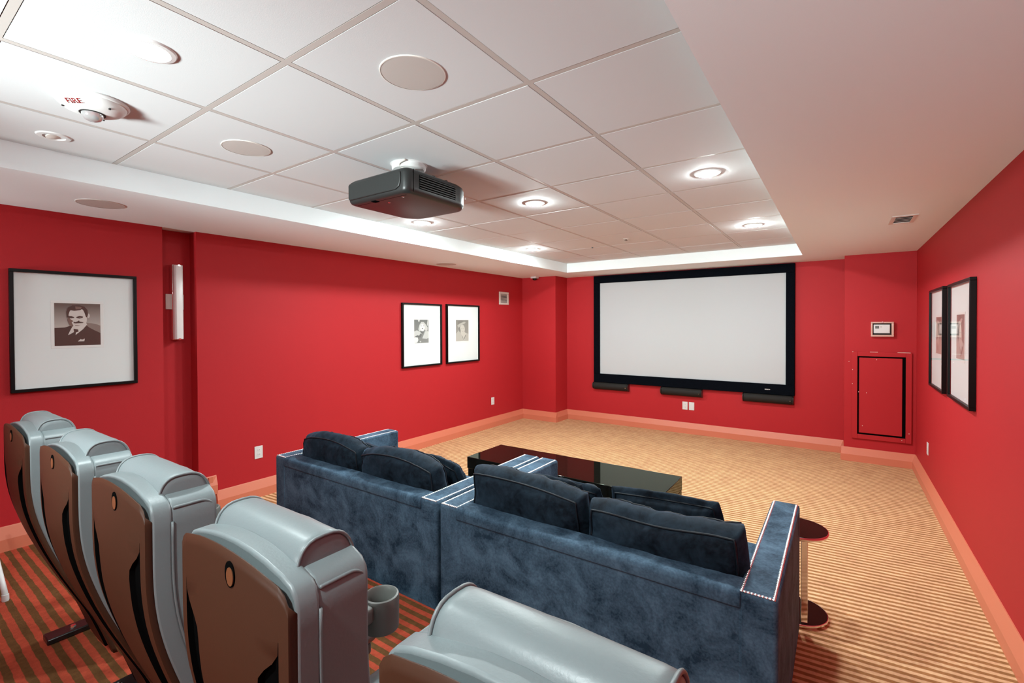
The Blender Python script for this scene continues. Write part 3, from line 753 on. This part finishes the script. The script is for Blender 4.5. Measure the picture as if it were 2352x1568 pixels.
def cushion(name, label, loc, w_, t_, h_, tilt=0.0, rz=0.0, ry=0.0, skew=0.0, dip=0.0, crown=0.06, seed=0, group=None, edge=0.62, mtl=None, pin=0.05, wr=0.011):
    root = thing(name, label, 'cushion', loc, 0, group)
    root.rotation_euler = (tilt, ry, rz)
    off = Vector((seed*3.7, seed*1.9, seed*5.3))
    def D(u, v_, s, disp=True):
        fill = sqrt(max(0.0, (1-u**4)*(1-v_**4)))
        th = t_*(edge + (1-edge)*fill)
        x = w_/2*u*(1 - pin*(v_*v_ if v_ < 0 else 0.6*v_*v_) - 0.02*s*s)
        z = h_/2*(v_*(1 - 0.5*pin*u*u) + (0.5*(1+v_))*(crown*2*(1-u*u) + skew*u - dip*(1-u*u)**2*2))
        y = th/2*s
        p = Vector((x, y, z + h_/2))
        if disp:
            q = p + off
            cr = 0.35 + 0.65*max(abs(u), abs(v_))**3
            nz = noise.noise(Vector((q.x*9 + q.z*4, q.y*5, q.z*7 - q.x*3)))
            nz += 0.7*(1 - abs(noise.noise(Vector((q.x*22 - q.z*9, q.y*9, q.z*14 + q.x*6)))))
            p += Vector((0.25*u, s*(1 if abs(s) > 0.5 else 0), 0.55*v_))*(nz-0.4)*wr*cr*1.4
            # gathers that fan out of the corners
            for cu in (-1, 1):
                for cv in (-1, 1):
                    du, dv = abs(cu-u)*w_, abs(cv-v_)*h_
                    dd = sqrt(du*du + dv*dv)
                    if dd < 0.42:
                        an = math.atan2(dv, du+1e-6)
                        fold = sin(an*15 + seed*2.1 + cu + 2*cv + dd*5)*math.exp(-dd*7)*min(1, dd*14)
                        p += Vector((0, s*0.55, 0.55 if cv > 0 else 0))*fold*wr*1.15
        return p
    bm = bmesh.new()
    N, Nv, Ns = 40, 30, 6
    grid = {}
    def sup(c): return c
    def vert(i, j, k):
        key = (i, j, k)
        if key not in grid:
            u = -1 + 2*i/N; v_ = -1 + 2*j/Nv; s = -1 + 2*k/Ns
            # round the boxing outwards
            r = max(abs(u), abs(v_))
            bul = 0.030*(1-s*s)*(1 if r > 0.999 else 0)
            p = D(u, v_, s)
            p += Vector((u, 0, v_)).normalized()*bul if r > 0.999 else Vector((0, 0, 0))
            grid[key] = bm.verts.new(p)
        return grid[key]
    for i in range(N):
        for j in range(Nv):
            bm.faces.new((vert(i,j,0), vert(i+1,j,0), vert(i+1,j+1,0), vert(i,j+1,0)))
            bm.faces.new((vert(i,j,Ns), vert(i,j+1,Ns), vert(i+1,j+1,Ns), vert(i+1,j,Ns)))
    for k in range(Ns):
        for i in range(N):
            bm.faces.new((vert(i,0,k), vert(i,0,k+1), vert(i+1,0,k+1), vert(i+1,0,k)))
            bm.faces.new((vert(i,Nv,k), vert(i+1,Nv,k), vert(i+1,Nv,k+1), vert(i,Nv,k+1)))
        for j in range(Nv):
            bm.faces.new((vert(0,j,k), vert(0,j+1,k), vert(0,j+1,k+1), vert(0,j,k+1)))
            bm.faces.new((vert(N,j,k), vert(N,j,k+1), vert(N,j+1,k+1), vert(N,j+1,k)))
    link('cover', bm_mesh(bm, 'cover'), mtl or PILV, root, smooth=True)
    ring = [(-1+2*i/N, -1) for i in range(N)] + [(1, -1+2*j/Nv) for j in range(Nv)] + [(1-2*i/N, 1) for i in range(N)] + [(-1, 1-2*j/Nv) for j in range(Nv)]
    for s in (-1, 1):
        pts = [D(u, v_, s)*1.0 + Vector((0.002*u, 0.002*s, 0.002*v_)) for u, v_ in ring]
        tube('piping', pts, 0.0045, PIPE, root, seg=6, closed=True)
    return root
g_ = 'large back cushions on the loveseats'
cushion('back_cushion', 'plump black-navy back cushion at the far left of the left loveseat', (-2.840, 1.975, 0.405), 0.605, 0.185, 0.365, tilt=0.10, seed=1, skew=0.01, crown=0.095, group=g_, ry=0.02)
cushion('back_cushion', 'plump black-navy back cushion on the left loveseat, beside the joined arms', (-2.165, 1.975, 0.405), 0.615, 0.190, 0.355, tilt=0.12, seed=2, skew=-0.02, crown=0.105, group=g_)
cushion('back_cushion', 'black-navy back cushion on the right loveseat, beside the joined arms', (-1.255, 1.970, 0.405), 0.605, 0.180, 0.390, tilt=0.10, seed=3, skew=-0.07, crown=0.035, group=g_)
cushion('back_cushion', 'sagging black-navy back cushion at the right end of the right loveseat', (-0.600, 1.975, 0.405), 0.595, 0.185, 0.375, tilt=0.12, seed=4, skew=0.045, dip=0.075, crown=0.030, group=g_, wr=0.014)
g_ = 'small throw pillows in front of the back cushions'
cushion('throw_pillow', 'dark throw pillow slumped behind the right back cushion of the left loveseat', (-2.09, 2.27, 0.412), 0.44, 0.15, 0.305, tilt=0.35, rz=-0.15, seed=5, edge=0.25, pin=0.10, group=g_, wr=0.008)
cushion('throw_pillow', 'dark throw pillow leaning in front of the far left back cushion', (-2.80, 2.22, 0.412), 0.46, 0.14, 0.33, tilt=0.42, rz=0.10, ry=0.05, seed=6, edge=0.25, pin=0.10, group=g_, wr=0.008)
cushion('throw_pillow', 'dark throw pillow showing over the left back cushion of the right loveseat', (-1.27, 2.20, 0.412), 0.43, 0.13, 0.345, tilt=0.25, rz=0.0, ry=-0.03, seed=7, edge=0.30, pin=0.06, group=g_, crown=0.01)
cushion('throw_pillow', 'dark throw pillow whose corner shows before the coffee table, between the right cushions', (-1.20, 2.36, 0.412), 0.36, 0.12, 0.31, tilt=0.35, rz=-0.05, seed=8, edge=0.30, pin=0.06, group=g_, crown=0.0)
cushion('throw_pillow', 'dark throw pillow leaning before the sagging cushion at the right end', (-0.70, 2.42, 0.412), 0.50, 0.14, 0.315, tilt=0.30, rz=0.0, ry=-0.06, seed=9, edge=0.30, pin=0.06, group=g_, crown=0.0, skew=-0.02, wr=0.008)

# ------------------------------------------------------------------ coffee table
CT = thing('coffee_table', 'long low glossy black coffee table in front of the sofas', 'table', (-1.850, 3.435, 0))
cw, cd = 0.862, 0.255
box('top_slab', (-cw, -cd, 0.298), (cw, cd, 0.400), GLOSS, CT, bevel=(0.003, 2))
for s in (-1, 1):
    a, b = sorted((s*cw, s*(cw-0.06)))
    box('side_panel', (a+(0.0 if s < 0 else 0), -cd+0.012, 0), (b, cd-0.012, 0.298), GLOSS, CT, bevel=(0.002, 2))
box('shelf', (-cw+0.06, -cd+0.02, 0.12), (cw-0.06, cd-0.02, 0.15), GLOSS, CT, bevel=(0.002, 2))
box('shelf_edge_highlight', (-cw+0.06, -cd+0.016, 0.148), (cw-0.06, -cd+0.0205, 0.152), CHROME, CT)  # bright strip standing in for a highlight along the shelf edge
box('back_panel', (-cw+0.06, cd-0.05, 0.15), (cw-0.06, cd-0.035, 0.298), GLOSS, CT)

# ------------------------------------------------------------------ round side tables
def side_table(loc, rz, label):
    t = thing('side_table', label, 'table', loc, rz)
    r = 0.146
    for nm, z0, z1 in (('base', 0.0, 0.020), ('tabletop', 0.450, 0.470)):
        bm = bmesh.new(); add_lathe(bm, [(r-0.006, z0+0.001), (r-0.002, z0), (r, z0+0.003), (r, z1-0.003), (r-0.002, z1-0.0006), (r-0.006, z1-0.001)], 64, cap=True)
        d_ = link(nm, bm_mesh(bm, nm), CHROME, t, smooth=True); d_.data.set_sharp_from_angle(angle=radians(45))
        bm = bmesh.new(); add_lathe(bm, [(r-0.0055, z1-0.002), (r-0.0055, z1), (0.0001, z1)], 64, cap=False)
        link('black_glass', bm_mesh(bm, 'disc'), GLOSS, d_)
    box('pole', (-0.016, -0.130, 0.018), (0.016, -0.118, 0.452), CHROME, t, bevel=(0.002, 2))
    return t
ST = side_table((-0.187, 2.962, 0), 0.33, 'round black side table on a chrome pole beside the right loveseat')

# ================================================================== THEATRE SEATS
PROF = [(0.0, 0.300), (0.137, 0.270), (0.26, 0.232), (0.35, 0.203), (0.50, 0.135), (0.60, 0.092), (0.69, 0.058), (0.76, 0.036), (0.83, 0.017), (0.90, 0.005), (0.97, 0.0), (1.30, 0.0)]
def yp(z):
    for (a, p), (b, q) in zip(PROF, PROF[1:]):
        if a <= z <= b:
            f = (z-a)/(b-a); return p + (q-p)*f
    return 0.0
def yps(z): return (yp(z-0.04) + 2*yp(z) + yp(z+0.04))/4
HW = 0.20
def ztop(u):
    u = min(1.0, abs(u))
    z = 1.178 - 0.030*u*u
    x0, r_ = 0.84, 0.032
    if u > x0: z -= r_ - sqrt(max(0, r_*r_ - (r_*(u-x0)/(1-x0))**2))
    return z
ZS_ = 1.030
def seat_shell(parent):
    bm = bmesh.new()
    zb = PZ + 0.045
    NR = 44
    def cols(z):
        k = max(0.0, min(1.0, (ZS_ - z)/0.085)); k = k*k*(3-2*k)
        ui = 0.858 - 0.30*k
        return [1.0, 0.985, 0.94, 0.862, 0.860 - 0.006*k, ui + 0.012*k, ui - 0.002, 0.52, 0.36, 0.18], k
    rows = []
    for r in range(NR+1):
        row = []
        f = r/NR
        zc = zb + (1.13 - zb)*f
        c_, k = cols(zc)
        seq = [(-a, i) for i, a in enumerate(c_)] + [(0.0, -1)] + [(a, i) for i, a in reversed(list(enumerate(c_)))]
        for u, i in seq:
            zz = zb + (ztop(u) - zb)*f
            y = yps(zz) - 0.010*(1-u*u) - 0.016
            if i in (4, 5) and k > 0: y += 0.0105*min(1, k*1.5)
            if i == 0: y += 0.013
            row.append(bm.verts.new((u*HW, y, zz-PZ)))
        rows.append((row, k, [i for _, i in seq]))
    for (a, k, idx), (b, k2, _) in zip(rows, rows[1:]):
        for q in range(len(a)-1):
            f_ = bm.faces.new((a[q], a[q+1], b[q+1], b[q]))
            pr_ = {idx[q], idx[q+1]}
            if k > 0.02 and pr_ in ({3, 4}, {4, 5}, {5, 6}): f_.material_index = 1
    o = link('back_shell', bm_mesh(bm, 'shell'), [SHELL, SLOT], parent, smooth=True)
    sm = o.modifiers.new('solid', 'SOLIDIFY'); sm.thickness = 0.002; sm.offset = -1
    o.data.set_sharp_from_angle(angle=radians(55))
    return o
def slab(name, hw, dz, zb, y0, y1, m, parent, bev, rows=26, crown=0.0):
    """upholstered layer that follows the curved back, between offsets y0 and y1"""
    us = [-1, -0.96, -0.9, -0.75, -0.5, -0.25, 0, 0.25, 0.5, 0.75, 0.9, 0.96, 1]
    bm = bmesh.new(); A = []; B = []
    for r in range(rows+1):
        ra, rb = [], []
        for u in us:
            zz = zb + (ztop(u) + dz - zb)*r/rows
            yy = yps(zz)
            ra.append(bm.verts.new((u*hw, yy+y0, zz-PZ))); rb.append(bm.verts.new((u*hw, yy+y1+crown*(1-u*u), zz-PZ)))
        A.append(ra); B.append(rb)
    n = len(us)
    for r in range(rows):
        for q in range(n-1):
            bm.faces.new((A[r][q], A[r][q+1], A[r+1][q+1], A[r+1][q])); bm.faces.new((B[r][q+1], B[r][q], B[r+1][q], B[r+1][q+1]))
        bm.faces.new((A[r+1][0], B[r+1][0], B[r][0], A[r][0])); bm.faces.new((A[r][-1], B[r][-1], B[r+1][-1], A[r+1][-1]))
    for q in range(n-1):
        bm.faces.new((A[rows][q], A[rows][q+1], B[rows][q+1], B[rows][q])); bm.faces.new((A[0][q+1], A[0][q], B[0][q], B[0][q+1]))
    return link(name, bm_mesh(bm, name), m, parent, bevel=bev)
def theatre_seat(loc, label):
    t = thing('theatre_seat', label, 'seat', loc, group='row of grey leather theatre seats')
    sh = seat_shell(t)
    lathe('badge_recess', [(0.0001, -0.0008), (0.017, -0.0008), (0.017, 0.004)], SLOT, sh, (0.030, -0.0268, 1.000), seg=24, axis='Y').scale = (1.0, 1, 1.35)
    lathe('badge', [(0.0001, -0.002), (0.012, -0.002), (0.012, 0.002)], BADGE, sh, (0.033, -0.0268, 0.997), seg=24, axis='Y').scale = (1.0, 1, 1.35)
    slab('back_body', HW+0.0015, 0.002, PZ+0.10, -0.0045, 0.037, VINYL, t, (0.006, 3))
    cu = slab('back_cushion', HW-0.001, -0.002, PZ+0.40, 0.035, 0.136, VINYL, t, (0.022, 5), crown=0.008)
    # piped edges of the cushion
    for s in (-1, 1):
        pts = []
        for k in range(15):
            zz = PZ+0.45 + (1.105-PZ-0.45)*k/14; pts.append((s*(HW+0.001), yps(zz)+0.037, zz-PZ))
        tube('piping', pts, 0.003, SEAM, cu, seg=6)
        arc = [(s*(HW*0.965), 0.041+0.0042*k, ztop(0.965)-PZ-0.0035 - (0.016*((k-14)/7)**2 if k > 14 else 0)) for k in range(22)]
        tube('piping', arc, 0.0035, SEAM, cu, seg=6)
    # headrest pillow wrapping over the top
    bm = bmesh.new(); rg = []
    cy, cz, ry_, rz_ = 0.086, 1.098-PZ, 0.060, 0.101
    for x, s in ((-0.152, 0.80), (-0.151, 0.93), (-0.146, 0.985), (-0.13, 1.0), (-0.05, 1.012), (0.05, 1.012), (0.13, 1.0), (0.146, 0.985), (0.151, 0.93), (0.152, 0.80)):
        ring = []
        for k in range(36):
            a = 2*pi*k/36
            e = 2/2.9
            yy = ry_*s*math.copysign(abs(cos(a))**e, cos(a)); zz = rz_*s*math.copysign(abs(sin(a))**e, sin(a))
            yy += 0.008*(zz/rz_)*-1
            ring.append(bm.verts.new((x, cy+yy, cz+zz)))
        rg.append(ring)
    for a, b in zip(rg, rg[1:]):
        for k in range(36): bm.faces.new((a[k], b[k], b[(k+1)%36], a[(k+1)%36]))
    bm.faces.new(rg[0][::-1]); bm.faces.new(rg[-1])
    hp = link('headrest_pillow', bm_mesh(bm, 'headrest'), VINYL, t, smooth=True)
    for s in (-1, 1):
        pts = []
        for k in range(36):
            a = 2*pi*k/36; e = 2/2.9
            zz = rz_*0.99*math.copysign(abs(sin(a))**e, sin(a))
            pts.append((s*0.150, cy + ry_*0.99*math.copysign(abs(cos(a))**e, cos(a)) - 0.008*zz/rz_, cz + zz))
        tube('piping', pts, 0.0032, SEAM, hp, seg=6, closed=True)
    # seat, arm with cup holder, floor frame
    box('seat_cushion', (-HW, 0.27, 0.34), (HW, 0.66, 0.45), VINYL, t, bevel=(0.035, 4))
    box('seat_pan', (-HW+0.02, 0.29, 0.30), (HW-0.02, 0.63, 0.342), GREYPL, t, bevel=(0.01, 2))
    ax = -0.243
    arm = box('armrest', (ax-0.030, 0.12, 0.560), (ax+0.030, 0.478, 0.610), GREYPL, t, bevel=(0.012, 3))
    bm = bmesh.new()
    add_lathe(bm, [(0.0435, 0.530), (0.0435, 0.612), (0.0465, 0.616), (0.0515, 0.614), (0.0535, 0.608), (0.052, 0.515), (0.0001, 0.515)], 40, (ax, 0.525, 0), cap=False)
    add_lathe(bm, [(0.0001, 0.530), (0.0435, 0.530)], 40, (ax, 0.525, 0), cap=False)
    cup = link('cup_holder', bm_mesh(bm, 'cup'), GREYPL, arm, smooth=True); cup.data.set_sharp_from_angle(angle=radians(45))
    box('release_button', (ax-0.010, 0.445, 0.6095), (ax+0.010, 0.465, 0.6125), SLOT, arm, bevel=(0.001, 1))
    box('arm_post', (ax-0.020, 0.30, 0.04), (ax+0.020, 0.40, 0.565), STEEL, t, bevel=(0.006, 2))
    fb = box('foot_bar', (-0.262, 0.105, 0.0), (-0.182, 0.60, 0.026), STEEL, t, bevel=(0.005, 2))
    for y in (0.20, 0.50):
        lathe('bolt', [(0.0001, 0.008), (0.010, 0.008), (0.012, 0.0)], CHROME, fb, (-0.222, y, 0.026), seg=6)
    boxes('seat_strut', [((-0.235, 0.30, 0.03), (-0.200, 0.36, 0.32)), ((-0.235, 0.30, 0.29), (0.20, 0.36, 0.305))], STEEL, t)
    return t
SY = 0.411
s0 = theatre_seat((-0.290, SY, PZ), 'nearest grey theatre seat, cropped by the bottom edge of the picture')
for x, lb in ((-0.900, 'second nearest grey theatre seat, showing an oval badge and a cup holder on its right'),
              (-1.500, 'middle seat of the five grey theatre seats'),
              (-2.090, 'grey theatre seat second from the left end of the row'),
              (-2.720, 'grey theatre seat at the far left end of the row')):
    dup(s0, (x, SY, PZ), None, lb)

tg = thing('metal_stand', 'white rounded metal leg at the left edge of the picture', 'stand', (-3.568, 0.480, PZ))
tube('leg', [(0.0, 0.0, 0.030), (-0.065, -0.004, 0.09), (-0.21, -0.012, 0.22), (-0.36, -0.02, 0.36)], 0.012, WHITE, tg, seg=12)
lathe('leg_cap', [(0.0001, 0.0), (0.013, 0.0), (0.015, 0.006), (0.014, 0.034)], WHITE, tg, seg=16)
